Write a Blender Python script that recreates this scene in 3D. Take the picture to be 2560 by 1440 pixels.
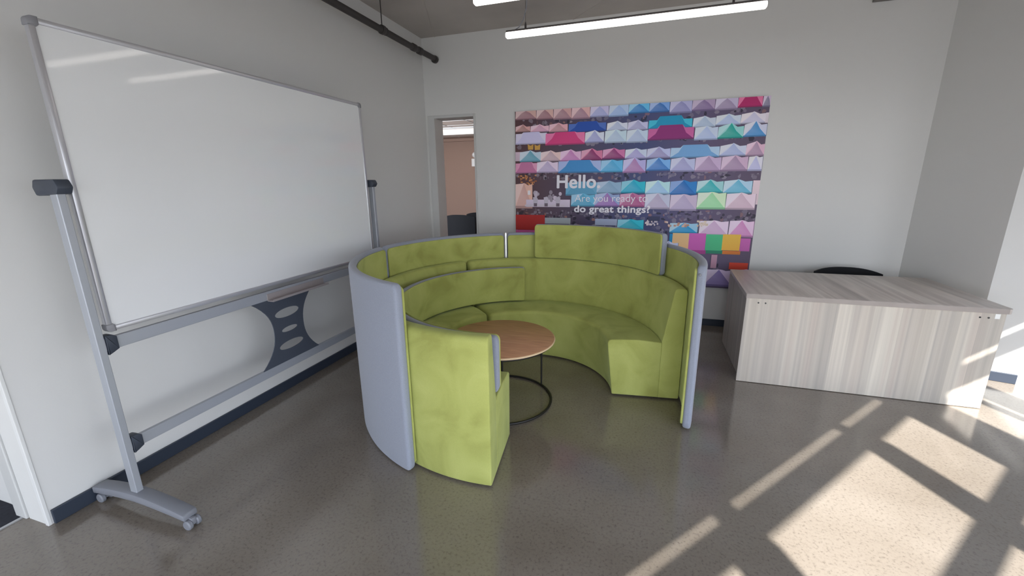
import bpy, bmesh, math, random
from mathutils import Vector, Matrix

# ---------------------------------------------------------------- camera, sky, sun, exposure
S = bpy.context.scene
for o in list(bpy.data.objects):
    bpy.data.objects.remove(o, do_unlink=True)
COL = S.collection

cam_data = bpy.data.cameras.new('camera')
cam_data.sensor_fit = 'HORIZONTAL'
cam_data.sensor_width = 36.0
cam_data.lens = 36.0 * 1050.13 / 2560.0
cam_data.clip_start = 0.02
cam_data.clip_end = 200.0
cam = bpy.data.objects.new('camera', cam_data)
COL.objects.link(cam)
RIGHT = Vector((0.95349167, 0.30121022, -0.01122641))
UP = Vector((-0.06333044, 0.23661044, 0.96953842))
FWD = Vector((-0.29469116, 0.92373584, -0.24468186))
rot = Matrix((RIGHT, UP, -FWD)).transposed()
cam.matrix_world = Matrix.Translation((0, 0, 1.6)) @ rot.to_4x4()
S.camera = cam

world = bpy.data.worlds.new('sky')
S.world = world
world.use_nodes = True
wn = world.node_tree
wn.nodes.clear()
wo = wn.nodes.new('ShaderNodeOutputWorld')
wb = wn.nodes.new('ShaderNodeBackground')
wb.inputs['Strength'].default_value = 4.7
wtc = wn.nodes.new('ShaderNodeTexCoord')
wsx = wn.nodes.new('ShaderNodeSeparateXYZ')
wr = wn.nodes.new('ShaderNodeValToRGB')
wr.color_ramp.elements[0].position = 0.0
wr.color_ramp.elements[0].color = (0.92, 0.96, 1.0, 1)
wr.color_ramp.elements[1].position = 0.9
wr.color_ramp.elements[1].color = (0.35, 0.52, 0.85, 1)
wn.links.new(wtc.outputs['Generated'], wsx.inputs[0])
wn.links.new(wsx.outputs['Z'], wr.inputs['Fac'])
wn.links.new(wr.outputs['Color'], wb.inputs['Color'])
wn.links.new(wb.outputs[0], wo.inputs['Surface'])

SUN_AZ, SUN_EL = math.radians(-66.2), math.radians(44.0)
sun_data = bpy.data.lights.new('sun', 'SUN')
sun_data.energy = 15.0
sun_data.angle = math.radians(0.8)
sun_data.color = (1.0, 0.98, 0.94)
sun = bpy.data.objects.new('sun', sun_data)
COL.objects.link(sun)
to_sun = Vector((math.cos(SUN_AZ) * math.cos(SUN_EL), math.sin(SUN_AZ) * math.cos(SUN_EL), math.sin(SUN_EL)))
sun.rotation_euler = to_sun.to_track_quat('Z', 'Y').to_euler()
sun.location = (5, -8, 8)

S.view_settings.view_transform = 'Standard'
S.view_settings.look = 'None'
S.view_settings.gamma = 1.0
S.view_settings.use_curve_mapping = False
S.view_settings.exposure = 0.2

# ---------------------------------------------------------------- helpers
def lin(c):
    c = c / 255.0
    return c / 12.92 if c <= 0.04045 else ((c + 0.055) / 1.055) ** 2.4

def rgb(r, g, b):
    return (lin(r), lin(g), lin(b), 1.0)

MATS = {}

def mat(name, base, rough=0.5, metallic=0.0, spec=0.5, sheen=0.0, noise=None, bump=None, coat=0.0):
    """noise = (scale, amount, detail): mottles the base colour; bump = (scale, strength)."""
    m = bpy.data.materials.new(name)
    m.use_nodes = True
    nt = m.node_tree
    b = nt.nodes['Principled BSDF']
    b.inputs['Base Color'].default_value = base
    b.inputs['Roughness'].default_value = rough
    b.inputs['Metallic'].default_value = metallic
    b.inputs['Specular IOR Level'].default_value = spec
    b.inputs['Sheen Weight'].default_value = sheen
    b.inputs['Coat Weight'].default_value = coat
    tc = None
    if noise or bump:
        tc = nt.nodes.new('ShaderNodeTexCoord')
    if noise:
        n = nt.nodes.new('ShaderNodeTexNoise')
        n.inputs['Scale'].default_value = noise[0]
        n.inputs['Detail'].default_value = noise[2] if len(noise) > 2 else 3
        nt.links.new(tc.outputs['Object'], n.inputs['Vector'])
        mr = nt.nodes.new('ShaderNodeMapRange')
        mr.inputs['From Min'].default_value = 0.3
        mr.inputs['From Max'].default_value = 0.7
        mr.inputs['To Min'].default_value = 1 - noise[1]
        mr.inputs['To Max'].default_value = 1 + noise[1]
        nt.links.new(n.outputs['Fac'], mr.inputs['Value'])
        mx = nt.nodes.new('ShaderNodeVectorMath')
        mx.operation = 'SCALE'
        mx.inputs[0].default_value = base[:3]
        nt.links.new(mr.outputs[0], mx.inputs['Scale'])
        nt.links.new(mx.outputs[0], b.inputs['Base Color'])
    if bump:
        n2 = nt.nodes.new('ShaderNodeTexNoise')
        n2.inputs['Scale'].default_value = bump[0]
        n2.inputs['Detail'].default_value = 4
        nt.links.new(tc.outputs['Object'], n2.inputs['Vector'])
        bp = nt.nodes.new('ShaderNodeBump')
        bp.inputs['Strength'].default_value = bump[1]
        bp.inputs['Distance'].default_value = 0.01
        nt.links.new(n2.outputs['Fac'], bp.inputs['Height'])
        nt.links.new(bp.outputs['Normal'], b.inputs['Normal'])
    MATS[name] = m
    return m

def emit(name, col, strength):
    m = bpy.data.materials.new(name)
    m.use_nodes = True
    b = m.node_tree.nodes['Principled BSDF']
    b.inputs['Base Color'].default_value = (0.8, 0.8, 0.8, 1)
    b.inputs['Emission Color'].default_value = col
    b.inputs['Emission Strength'].default_value = strength
    return m

def obj(name, bm, m, parent=None, smooth=None):
    bmesh.ops.recalc_face_normals(bm, faces=bm.faces)
    me = bpy.data.meshes.new(name)
    if smooth is not None:
        ca = math.cos(math.radians(smooth))
        for f in bm.faces:
            f.smooth = True
        for e in bm.edges:
            if len(e.link_faces) == 2:
                a, b = e.link_faces
                e.smooth = a.normal.dot(b.normal) > ca
    bm.to_mesh(me)
    bm.free()
    o = bpy.data.objects.new(name, me)
    COL.objects.link(o)
    if m:
        me.materials.append(m)
    if parent:
        o.parent = parent
        o.matrix_parent_inverse = Matrix.Translation(-parent.location) if not any(parent.rotation_euler) else parent.matrix_basis.inverted()
    return o

def thing(name, label, cat, loc=(0, 0, 0), group=None):
    o = bpy.data.objects.new(name, None)
    o.empty_display_size = 0.1
    o.location = loc
    COL.objects.link(o)
    o['label'] = label
    o['category'] = cat
    if group:
        o['group'] = group
    return o

def tag(o, label, cat, group=None):
    o['label'] = label
    o['category'] = cat
    if group:
        o['group'] = group
    return o

def struct(o):
    o['kind'] = 'structure'
    return o

def box(bm, x0, x1, y0, y1, z0, z1, r=0.0, seg=2, mtx=None):
    t = bmesh.new()
    vs = [t.verts.new((x, y, z)) for z in (z0, z1) for y in (y0, y1) for x in (x0, x1)]
    for f in ((0, 2, 3, 1), (4, 5, 7, 6), (0, 1, 5, 4), (2, 6, 7, 3), (0, 4, 6, 2), (1, 3, 7, 5)):
        t.faces.new([vs[i] for i in f])
    if r > 0:
        bmesh.ops.bevel(t, geom=list(t.edges), offset=r, segments=seg, affect='EDGES', profile=0.5)
    merge(bm, t, mtx)
    return bm

def merge(bm, t, mtx=None):
    if mtx is not None:
        bmesh.ops.transform(t, matrix=mtx, verts=t.verts)
    bmesh.ops.recalc_face_normals(t, faces=t.faces)
    me = bpy.data.meshes.new('tmp')
    t.to_mesh(me)
    t.free()
    bm.from_mesh(me)
    bpy.data.meshes.remove(me)

def B(*a, **k):
    return box(bmesh.new(), *a, **k)

def prism(bm, pts, axis, d0, d1, r=0.0, seg=2):
    """outline pts (2-D) extruded along axis x/y/z from d0 to d1."""
    t = bmesh.new()
    def P(p, d):
        if axis == 'x': return (d, p[0], p[1])
        if axis == 'y': return (p[0], d, p[1])
        return (p[0], p[1], d)
    a = [t.verts.new(P(p, d0)) for p in pts]
    b = [t.verts.new(P(p, d1)) for p in pts]
    n = len(pts)
    t.faces.new(a); t.faces.new(list(reversed(b)))
    for i in range(n):
        t.faces.new((a[i], a[(i + 1) % n], b[(i + 1) % n], b[i]))
    bmesh.ops.recalc_face_normals(t, faces=t.faces)
    if r > 0:
        es = [e for e in t.edges if len(e.link_faces) == 2 and e.calc_face_angle() > 0.6]
        bmesh.ops.bevel(t, geom=es, offset=r, segments=seg, affect='EDGES', profile=0.5)
    merge(bm, t)
    return bm

def tube(bm, pts, r, seg=10, closed=False):
    pts = [Vector(p) for p in pts]
    n = len(pts)
    rings = []
    prev = None
    for i, p in enumerate(pts):
        if closed:
            d = (pts[(i + 1) % n] - pts[i - 1]).normalized()
        else:
            d = (pts[min(i + 1, n - 1)] - pts[max(i - 1, 0)]).normalized()
        if prev is None:
            a = Vector((0, 0, 1)) if abs(d.z) < 0.9 else Vector((1, 0, 0))
            prev = a.cross(d).normalized()
        s = (prev - d * prev.dot(d)).normalized()
        prev = s
        w = d.cross(s)
        rr = r[i] if isinstance(r, (list, tuple)) else r
        rings.append([bm.verts.new(p + (s * math.cos(2 * math.pi * k / seg) + w * math.sin(2 * math.pi * k / seg)) * rr) for k in range(seg)])
    m = n if closed else n - 1
    for i in range(m):
        A, C = rings[i], rings[(i + 1) % n]
        for k in range(seg):
            bm.faces.new((A[k], A[(k + 1) % seg], C[(k + 1) % seg], C[k]))
    if not closed:
        bm.faces.new(list(reversed(rings[0])))
        bm.faces.new(rings[-1])
    return bm

def lathe(bm, prof, cx, cy, seg=48):
    """closed solid of revolution about a vertical axis: prof is (r, z) from axis to axis."""
    rings = []
    for r, z in prof:
        if r < 1e-6:
            rings.append([bm.verts.new((cx, cy, z))])
        else:
            rings.append([bm.verts.new((cx + r * math.cos(2 * math.pi * k / seg), cy + r * math.sin(2 * math.pi * k / seg), z)) for k in range(seg)])
    for A, C in zip(rings, rings[1:]):
        for k in range(seg):
            k2 = (k + 1) % seg
            if len(A) == 1:
                bm.faces.new((A[0], C[k], C[k2]))
            elif len(C) == 1:
                bm.faces.new((A[k], A[k2], C[0]))
            else:
                bm.faces.new((A[k], A[k2], C[k2], C[k]))
    return bm

def round_poly(pts, rad, seg=4):
    """2-D polygon with rounded corners; rad is a number or one per corner."""
    out = []
    n = len(pts)
    for i in range(n):
        p = Vector(pts[i]); a = Vector(pts[i - 1]); b = Vector(pts[(i + 1) % n])
        r = rad[i] if isinstance(rad, (list, tuple)) else rad
        if r <= 0:
            out.append(tuple(p)); continue
        da = (a - p).normalized(); db = (b - p).normalized()
        ang = math.acos(max(-1, min(1, da.dot(db))))
        t = r / math.tan(ang / 2)
        c = p + (da + db).normalized() * (r / math.sin(ang / 2))
        s = p + da * t; e = p + db * t
        v0 = s - c; v1 = e - c
        a0 = math.atan2(v0.y, v0.x); a1 = math.atan2(v1.y, v1.x)
        d = (a1 - a0 + math.pi) % (2 * math.pi) - math.pi
        for k in range(seg + 1):
            th = a0 + d * k / seg
            out.append((c.x + r * math.cos(th), c.y + r * math.sin(th)))
    return out

def inset_poly(pts, d):
    n = len(pts)
    area = sum(pts[i - 1][0] * pts[i][1] - pts[i][0] * pts[i - 1][1] for i in range(n))
    sg = 1 if area > 0 else -1
    out = []
    for i in range(n):
        p = Vector(pts[i]); a = Vector(pts[i - 1]); b = Vector(pts[(i + 1) % n])
        e1 = (p - a); e2 = (b - p)
        n1 = Vector((-e1.y, e1.x)).normalized() * sg if e1.length > 1e-9 else Vector((0, 0))
        n2 = Vector((-e2.y, e2.x)).normalized() * sg if e2.length > 1e-9 else n1
        m = (n1 + n2)
        m = m.normalized() if m.length > 1e-9 else n1
        k = max(0.5, m.dot(n1))
        out.append(tuple(p + m * (d / k)))
    return out

CX, CY = -0.832, 2.944

def sweep(bm, rings):
    """rings = list of (angle_rad, [(r, z)...]) swept about the booth's centre; capped."""
    R = []
    for a, prof in rings:
        R.append([bm.verts.new((CX + r * math.cos(a), CY + r * math.sin(a), z)) for r, z in prof])
    for A, C in zip(R, R[1:]):
        n = len(A)
        for k in range(n):
            bm.faces.new((A[k], A[(k + 1) % n], C[(k + 1) % n], C[k]))
    bm.faces.new(R[0]); bm.faces.new(list(reversed(R[-1])))
    return bm

def arc_solid(pts, radii, a0, a1, e0=0.012, e1=0.012, step=2.0, rm=1.0, seg=4):
    """profile with rounded corners swept from a0 to a1 degrees, its two ends softly rounded (radius e)."""
    def P(a, ins):
        q = inset_poly(pts, ins) if ins > 0 else pts
        return (math.radians(a), round_poly(q, [max(0.0015, r - ins * 0.7) for r in radii], seg))
    k = 4
    rings = []
    for i in range(k):
        t = i / k * math.pi / 2
        rings.append(P(a0 + math.degrees(e0 * (1 - math.cos(t)) / rm), e0 * (1 - math.sin(t))))
    n = max(2, int(abs(a1 - a0) / step))
    d0, d1 = math.degrees(e0 / rm), math.degrees(e1 / rm)
    for i in range(n + 1):
        rings.append(P(a0 + d0 + (a1 - a0 - d0 - d1) * i / n, 0))
    for i in reversed(range(k)):
        t = i / k * math.pi / 2
        rings.append(P(a1 - math.degrees(e1 * (1 - math.cos(t)) / rm), e1 * (1 - math.sin(t))))
    return sweep(bmesh.new(), rings)

def arc_panel(r0, r1, z0, z1, a0, a1, rc=0.04, e=0.012, step=2.0):
    """curved upright panel with rounded corners rc and softened edges e."""
    rm = (r0 + r1) / 2
    rings = []
    n = max(4, int((a1 - a0) / step))
    k = 6
    offs = [rc * (1 - math.cos(math.pi / 2 * i / k)) for i in range(k + 1)]
    angs = [(math.degrees(o / rm), rc - math.sqrt(max(0, rc * rc - (rc - o) ** 2))) for o in offs]
    L = [(a0 + d, ins) for d, ins in angs]
    d = math.degrees(rc / rm)
    L += [(a0 + d + (a1 - a0 - 2 * d) * i / n, 0) for i in range(1, n)]
    L += [(a1 - d, ins) for d, ins in reversed(angs)]
    for a, ins in L:
        q = [(r0, z0 + ins), (r1, z0 + ins), (r1, z1 - ins), (r0, z1 - ins)]
        c = 0.0
        end = min((a - a0), (a1 - a)) * math.pi / 180 * rm
        sq = max(0.0, e - end)
        if sq > 0:
            t = sq / e
            c = e * (1 - math.sqrt(max(0, 1 - t * t)))
            c = min(c, (r1 - r0) * 0.4)
            q = inset_poly(q, c)
        pr = round_poly(q, max(0.001, min(e, (r1 - r0) * 0.48) - c), 3)
        rings.append((math.radians(a), pr))
    return sweep(bmesh.new(), rings)

# ---------------------------------------------------------------- materials
def nodes(m):
    return m.node_tree, m.node_tree.nodes['Principled BSDF']

M_WALL = mat('wall_paint', (0.74, 0.735, 0.72, 1), 0.62, spec=0.35, bump=(180, 0.03))
M_CEIL = mat('concrete_soffit', (0.47, 0.435, 0.405, 1), 0.85, noise=(1.3, 0.12, 6), bump=(30, 0.15))
M_BASE = mat('skirting_navy', rgb(50, 58, 72), 0.45)
M_ALU = mat('silver_paint', rgb(178, 182, 190), 0.38, metallic=0.35)
M_ALU2 = mat('anodised_frame', rgb(200, 200, 205), 0.3, metallic=0.6)
M_DARKP = mat('charcoal_plastic', rgb(62, 68, 80), 0.5)
M_GREYP = mat('grey_plastic', rgb(128, 130, 138), 0.5)
M_PLATE = mat('slate_plate', rgb(72, 78, 90), 0.5)
M_BOARD = mat('whiteboard_enamel', (0.80, 0.81, 0.82, 1), 0.05, spec=0.5, bump=(2.2, 0.02))
M_GREYF = mat('grey_felt', rgb(144, 149, 163), 0.95, sheen=0.3, spec=0.1, noise=(220, 0.06, 2), bump=(260, 0.12))
M_BLACK = mat('black_plastic', rgb(32, 33, 36), 0.45)
M_CHAIR = mat('black_mesh', rgb(30, 31, 34), 0.8, spec=0.2, noise=(300, 0.15, 2))
M_BMETAL = mat('black_metal', rgb(38, 36, 34), 0.42, metallic=0.3)
M_PIPE = mat('dark_pipe', rgb(62, 58, 57), 0.55)
M_WHITEP = mat('white_plastic', rgb(225, 225, 225), 0.4)
M_STICK = mat('white_sticker', rgb(235, 235, 232), 0.6)
M_FRAME = mat('painted_frame', (0.62, 0.62, 0.61, 1), 0.5)
M_TAN = mat('tan_wall', rgb(152, 126, 113), 0.8)
M_TILE = mat('ceiling_tile', rgb(215, 200, 190), 0.9)
M_CARPET = mat('dark_carpet', rgb(40, 42, 52), 0.95, noise=(60, 0.2, 3))
M_STRIP = mat('metal_strip', rgb(190, 190, 192), 0.35, metallic=0.6)
M_LED = emit('led_diffuser', (1.0, 0.93, 0.88, 1), 3.2)
M_LED2 = emit('office_light', (1.0, 0.93, 0.86, 1), 0.85)
M_PAVE = mat('paving', (0.09, 0.088, 0.084, 1), 0.9, noise=(2, 0.1, 4))

# polished speckled concrete floor
M_FLOOR = mat('polished_concrete', (0.10, 0.088, 0.08, 1), 0.2, spec=1.0)
nt, b = nodes(M_FLOOR)
tc = nt.nodes.new('ShaderNodeTexCoord')
n1 = nt.nodes.new('ShaderNodeTexNoise'); n1.inputs['Scale'].default_value = 1.4; n1.inputs['Detail'].default_value = 5
n2 = nt.nodes.new('ShaderNodeTexNoise'); n2.inputs['Scale'].default_value = 70; n2.inputs['Detail'].default_value = 6; n2.inputs['Roughness'].default_value = 0.7
for n in (n1, n2):
    nt.links.new(tc.outputs['Object'], n.inputs['Vector'])
cr = nt.nodes.new('ShaderNodeValToRGB')
cr.color_ramp.elements[0].position = 0.3; cr.color_ramp.elements[0].color = (0.178, 0.148, 0.118, 1)
cr.color_ramp.elements[1].position = 0.72; cr.color_ramp.elements[1].color = (0.252, 0.218, 0.182, 1)
nt.links.new(n1.outputs['Fac'], cr.inputs['Fac'])
cr2 = nt.nodes.new('ShaderNodeValToRGB')
cr2.color_ramp.elements[0].position = 0.34; cr2.color_ramp.elements[0].color = (0.66, 0.65, 0.64, 1)
cr2.color_ramp.elements[1].position = 0.47; cr2.color_ramp.elements[1].color = (1, 1, 1, 1)
e3 = cr2.color_ramp.elements.new(0.66); e3.color = (1.06, 1.06, 1.06, 1)
nt.links.new(n2.outputs['Fac'], cr2.inputs['Fac'])
mx = nt.nodes.new('ShaderNodeMix'); mx.data_type = 'RGBA'; mx.blend_type = 'MULTIPLY'; mx.inputs['Factor'].default_value = 1
nt.links.new(cr.outputs[0], mx.inputs[6]); nt.links.new(cr2.outputs[0], mx.inputs[7])
nt.links.new(mx.outputs[2], b.inputs['Base Color'])
rr = nt.nodes.new('ShaderNodeMapRange'); rr.inputs['To Min'].default_value = 0.07; rr.inputs['To Max'].default_value = 0.16
nt.links.new(n1.outputs['Fac'], rr.inputs['Value']); nt.links.new(rr.outputs[0], b.inputs['Roughness'])
bp = nt.nodes.new('ShaderNodeBump'); bp.inputs['Strength'].default_value = 0.02; bp.inputs['Distance'].default_value = 0.01
nt.links.new(n2.outputs['Fac'], bp.inputs['Height']); nt.links.new(bp.outputs[0], b.inputs['Normal'])

# green suede with brushed nap patches
M_GREEN = mat('green_suede', rgb(160, 172, 88), 0.9, spec=0.15, sheen=0.35, bump=(60, 0.05))
nt, b = nodes(M_GREEN)
b.inputs['Sheen Roughness'].default_value = 0.45
b.inputs['Sheen Tint'].default_value = (0.8, 0.95, 0.5, 1)
tc = nt.nodes.new('ShaderNodeTexCoord')
na = nt.nodes.new('ShaderNodeTexNoise'); na.inputs['Scale'].default_value = 4.0; na.inputs['Detail'].default_value = 4; na.inputs['Distortion'].default_value = 0.8
nb = nt.nodes.new('ShaderNodeTexNoise'); nb.inputs['Scale'].default_value = 260; nb.inputs['Detail'].default_value = 2
for n in (na, nb):
    nt.links.new(tc.outputs['Object'], n.inputs['Vector'])
cr = nt.nodes.new('ShaderNodeValToRGB')
cr.color_ramp.elements[0].position = 0.30; cr.color_ramp.elements[0].color = (0.310, 0.322, 0.088, 1)
cr.color_ramp.elements[1].position = 0.68; cr.color_ramp.elements[1].color = (0.445, 0.470, 0.150, 1)
e3 = cr.color_ramp.elements.new(0.48); e3.color = (0.392, 0.415, 0.122, 1)
nt.links.new(na.outputs['Fac'], cr.inputs['Fac'])
mr = nt.nodes.new('ShaderNodeMapRange'); mr.inputs['To Min'].default_value = 0.9; mr.inputs['To Max'].default_value = 1.1
nt.links.new(nb.outputs['Fac'], mr.inputs['Value'])
vm = nt.nodes.new('ShaderNodeVectorMath'); vm.operation = 'SCALE'
nt.links.new(cr.outputs[0], vm.inputs[0]); nt.links.new(mr.outputs[0], vm.inputs['Scale'])
nt.links.new(vm.outputs[0], b.inputs['Base Color'])

def wood(name, cols, axis_scale, bands, rough, wave_scale, plank=0):
    """banded wood: axis_scale squeezes object space so the grain runs along one axis."""
    m = mat(name, (0.5, 0.5, 0.5, 1), rough, spec=0.4)
    nt, b = nodes(m)
    tc = nt.nodes.new('ShaderNodeTexCoord')
    mp = nt.nodes.new('ShaderNodeMapping'); mp.inputs['Scale'].default_value = axis_scale
    nt.links.new(tc.outputs['Object'], mp.inputs['Vector'])
    n = nt.nodes.new('ShaderNodeTexNoise'); n.inputs['Scale'].default_value = bands; n.inputs['Detail'].default_value = 1.3; n.inputs['Roughness'].default_value = 0.5
    n.inputs['Distortion'].default_value = 0.0
    nt.links.new(mp.outputs[0], n.inputs['Vector'])
    cr = nt.nodes.new('ShaderNodeValToRGB')
    cr.color_ramp.elements.remove(cr.color_ramp.elements[1])
    for i, (p, c) in enumerate(cols):
        e = cr.color_ramp.elements[0] if i == 0 else cr.color_ramp.elements.new(p)
        e.position = p; e.color = c
    nt.links.new(n.outputs['Fac'], cr.inputs['Fac'])
    f = nt.nodes.new('ShaderNodeTexNoise'); f.inputs['Scale'].default_value = wave_scale; f.inputs['Detail'].default_value = 5
    nt.links.new(mp.outputs[0], f.inputs['Vector'])
    mr = nt.nodes.new('ShaderNodeMapRange'); mr.inputs['From Min'].default_value = 0.3; mr.inputs['From Max'].default_value = 0.7
    mr.inputs['To Min'].default_value = 0.92; mr.inputs['To Max'].default_value = 1.06
    nt.links.new(f.outputs['Fac'], mr.inputs['Value'])
    vm = nt.nodes.new('ShaderNodeVectorMath'); vm.operation = 'SCALE'
    nt.links.new(cr.outputs[0], vm.inputs[0]); nt.links.new(mr.outputs[0], vm.inputs['Scale'])
    out = vm.outputs[0]
    if plank:
        # printed planks: a random tone per board across x
        sx = nt.nodes.new('ShaderNodeSeparateXYZ'); nt.links.new(tc.outputs['Object'], sx.inputs[0])
        wv = nt.nodes.new('ShaderNodeTexNoise'); wv.noise_dimensions = '1D'; wv.inputs['Scale'].default_value = 3.0
        nt.links.new(sx.outputs['X'], wv.inputs['W'])
        a1 = nt.nodes.new('ShaderNodeMath'); a1.operation = 'MULTIPLY_ADD'
        nt.links.new(wv.outputs['Fac'], a1.inputs[0]); a1.inputs[1].default_value = 2.2
        k1 = nt.nodes.new('ShaderNodeMath'); k1.operation = 'MULTIPLY'; k1.inputs[1].default_value = plank
        nt.links.new(sx.outputs['X'], k1.inputs[0]); nt.links.new(k1.outputs[0], a1.inputs[2])
        fl = nt.nodes.new('ShaderNodeMath'); fl.operation = 'FLOOR'; nt.links.new(a1.outputs[0], fl.inputs[0])
        wn_ = nt.nodes.new('ShaderNodeTexWhiteNoise'); wn_.noise_dimensions = '1D'
        nt.links.new(fl.outputs[0], wn_.inputs['W'])
        pr = nt.nodes.new('ShaderNodeValToRGB')
        pr.color_ramp.elements[0].color = (0.95, 0.92, 0.89, 1); pr.color_ramp.elements[1].color = (1.22, 1.19, 1.14, 1)
        e = pr.color_ramp.elements.new(0.5); e.color = (1.10, 1.05, 1.01, 1)
        nt.links.new(wn_.outputs['Value'], pr.inputs['Fac'])
        mm = nt.nodes.new('ShaderNodeMix'); mm.data_type = 'RGBA'; mm.blend_type = 'MULTIPLY'; mm.inputs['Factor'].default_value = 1
        nt.links.new(out, mm.inputs[6]); nt.links.new(pr.outputs[0], mm.inputs[7])
        out = mm.outputs[2]
    nt.links.new(out, b.inputs['Base Color'])
    return m

GW = [(0.30, rgb(172, 166, 158)), (0.40, rgb(188, 183, 175)), (0.47, rgb(175, 170, 164)), (0.52, rgb(192, 187, 179)), (0.60, rgb(182, 174, 167)), (0.70, rgb(190, 185, 177))]
M_DESKV = wood('grey_oak_upright', GW, (1.0, 1.0, 0.012), 6.5, 0.45, 70, 8.5)
GW2 = [(0.30, rgb(176, 168, 164)), (0.42, rgb(204, 197, 192)), (0.50, rgb(186, 178, 173)), (0.60, rgb(208, 202, 197)), (0.70, rgb(184, 176, 171))]
M_DESKH = wood('grey_oak_top', GW2, (1.0, 0.05, 1.0), 7.0, 0.35, 60, 7.5)
OK_ = [(0.30, rgb(176, 128, 96)), (0.45, rgb(200, 150, 114)), (0.55, rgb(188, 138, 104)), (0.70, rgb(206, 158, 122))]
M_OAK = wood('warm_oak', OK_, (0.12, 1.0, 1.0), 22.0, 0.4, 90)
M_PLY = mat('pale_ply_edge', rgb(224, 196, 160), 0.55)

# ---------------------------------------------------------------- the setting
HT = 3.26
U = Vector((math.cos(math.radians(50.2)), math.sin(math.radians(50.2)), 0))
HD = Vector((math.cos(SUN_AZ), math.sin(SUN_AZ), 0))
NRM = Vector((U.y, -U.x, 0))
F0 = HD * 1.4
FM = Matrix(((U.x, NRM.x, 0, F0.x), (U.y, NRM.y, 0, F0.y), (0, 0, 1, 0), (0, 0, 0, 1)))

def fpt(a, d=0.0):
    p = F0 + U * a + NRM * d
    return (p.x, p.y)

A0, A1 = -2.24, 6.5
room_poly = [(-3.7, -3.0), fpt(A0, 0.12), fpt(A1, 0.12), (2.9, 5.2), (-3.7, 5.2)]
struct(obj('floor', prism(bmesh.new(), room_poly, 'z', -0.06, 0.0), M_FLOOR))
struct(obj('ceiling', prism(bmesh.new(), room_poly, 'z', HT, HT + 0.15), M_CEIL))
# formwork joints in the soffit
bm = bmesh.new()
for p, q in (((-1.86, 3.4), (-2.5, 4.97)), ((-0.25, 4.3), (-0.87, 4.97))):
    tube(bm, [(p[0], p[1], HT + 0.001), (q[0], q[1], HT + 0.001)], 0.006, 6)
struct(obj('trim_4', bm, M_CEIL))

bm = B(-2.84, -2.68, 0.94, 5.17, 0, HT)
struct(obj('wall_left', bm, M_WALL))
bm = bmesh.new()
box(bm, -2.68, -2.56, 4.97, 5.17, 0, HT)
box(bm, -2.56, -2.035, 4.97, 5.17, 2.365, HT)
box(bm, -2.035, 2.39, 4.97, 5.17, 0, HT)
struct(obj('wall_back', bm, M_WALL))
PIER = [(2.39, 4.97), (2.61, 4.18), (2.885, 4.10), (4.75, 3.74), (4.95, 4.0), (2.95, 5.2), (2.39, 5.2)]
struct(obj('wall_right', prism(bmesh.new(), PIER, 'z', 0, HT), M_WALL))
bm = bmesh.new()
box(bm, -3.7, -2.84, 0.97, 1.1, 0, HT)
box(bm, -3.8, -3.7, -3.0, 1.1, 0, HT)
prism(bm, [(-3.8, -3.0), fpt(A0), (fpt(A0)[0], -3.06), (-3.8, -3.06)], 'z', 2.12, HT)
struct(obj('wall_front', bm, M_WALL))
struct(obj('trim_2', B(-2.93, -2.845, 0.93, 0.968, 0, 2.4, 0.004), M_FRAME))
# white corner bead on the free end of the left wall
struct(obj('trim_3', B(-2.7, -2.676, 0.934, 0.95, 0, HT, 0.003), mat('corner_bead', (0.78, 0.78, 0.77, 1), 0.5)))
struct(obj('trim_5', B(-2.885, -2.87, -3.0, 0.932, 0.0005, 0.006), M_STRIP))
struct(obj('floor_mat', B(-3.7, -2.885, -3.0, 0.968, 0.0005, 0.004), M_CARPET))

struct(obj('baseboard_left', B(-2.679, -2.664, 0.955, 4.955, 0.0, 0.077, 0.003), M_BASE))
struct(obj('baseboard_back', B(-2.018, 2.37, 4.955, 4.969, 0.0, 0.077, 0.003), M_BASE))
d = Vector((2.885 - 2.61, 4.10 - 4.18)).normalized(); n = Vector((d.y, -d.x))
p0 = Vector((2.615, 4.178)); p1 = Vector((2.872, 4.104))
struct(obj('baseboard_right', prism(bmesh.new(), [tuple(p0), tuple(p1), tuple(p1 + n * 0.014), tuple(p0 + n * 0.014)], 'z', 0, 0.08, 0.004), M_BASE))

# door frame in the back wall
bm = bmesh.new()
box(bm, -2.645, -2.555, 4.955, 5.18, 0, 2.395, 0.003)
box(bm, -2.042, -2.018, 4.955, 5.18, 0, 2.395, 0.003)
box(bm, -2.555, -2.042, 4.955, 5.18, 2.362, 2.395, 0.003)
struct(obj('door_1', bm, M_FRAME))

# the office beyond the doorway
struct(obj('floor', B(-6.2, -1.6, 5.17, 9.3, -0.06, 0.0), M_CARPET))
struct(obj('ceiling', B(-6.2, -1.6, 5.17, 9.3, 2.6, 2.7), M_TILE))
bm = bmesh.new()
for y in (6.2, 6.8, 7.35, 8.75):
    box(bm, -6.1, -1.7, y - 0.012, y + 0.012, 2.592, 2.601)
for x in (-4.75, -4.15, -3.55, -2.95, -2.35):
    box(bm, x - 0.012, x + 0.012, 5.2, 9.2, 2.593, 2.601)
struct(obj('trim_6', bm, M_WHITEP))
bm = bmesh.new()
box(bm, -6.3, -1.5, 9.2, 9.3, 0, 2.7)
struct(obj('wall_far', bm, M_TAN))
struct(obj('wall_office_left', B(-6.3, -6.2, 5.17, 9.3, 0, 2.7), M_TAN))
struct(obj('wall_office_right', B(-1.6, -1.5, 5.17, 9.3, 0, 2.7), M_TAN))
struct(obj('trim_7', B(-6.2, -1.6, 9.12, 9.199, 2.5, 2.56), M_TAN))

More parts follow.
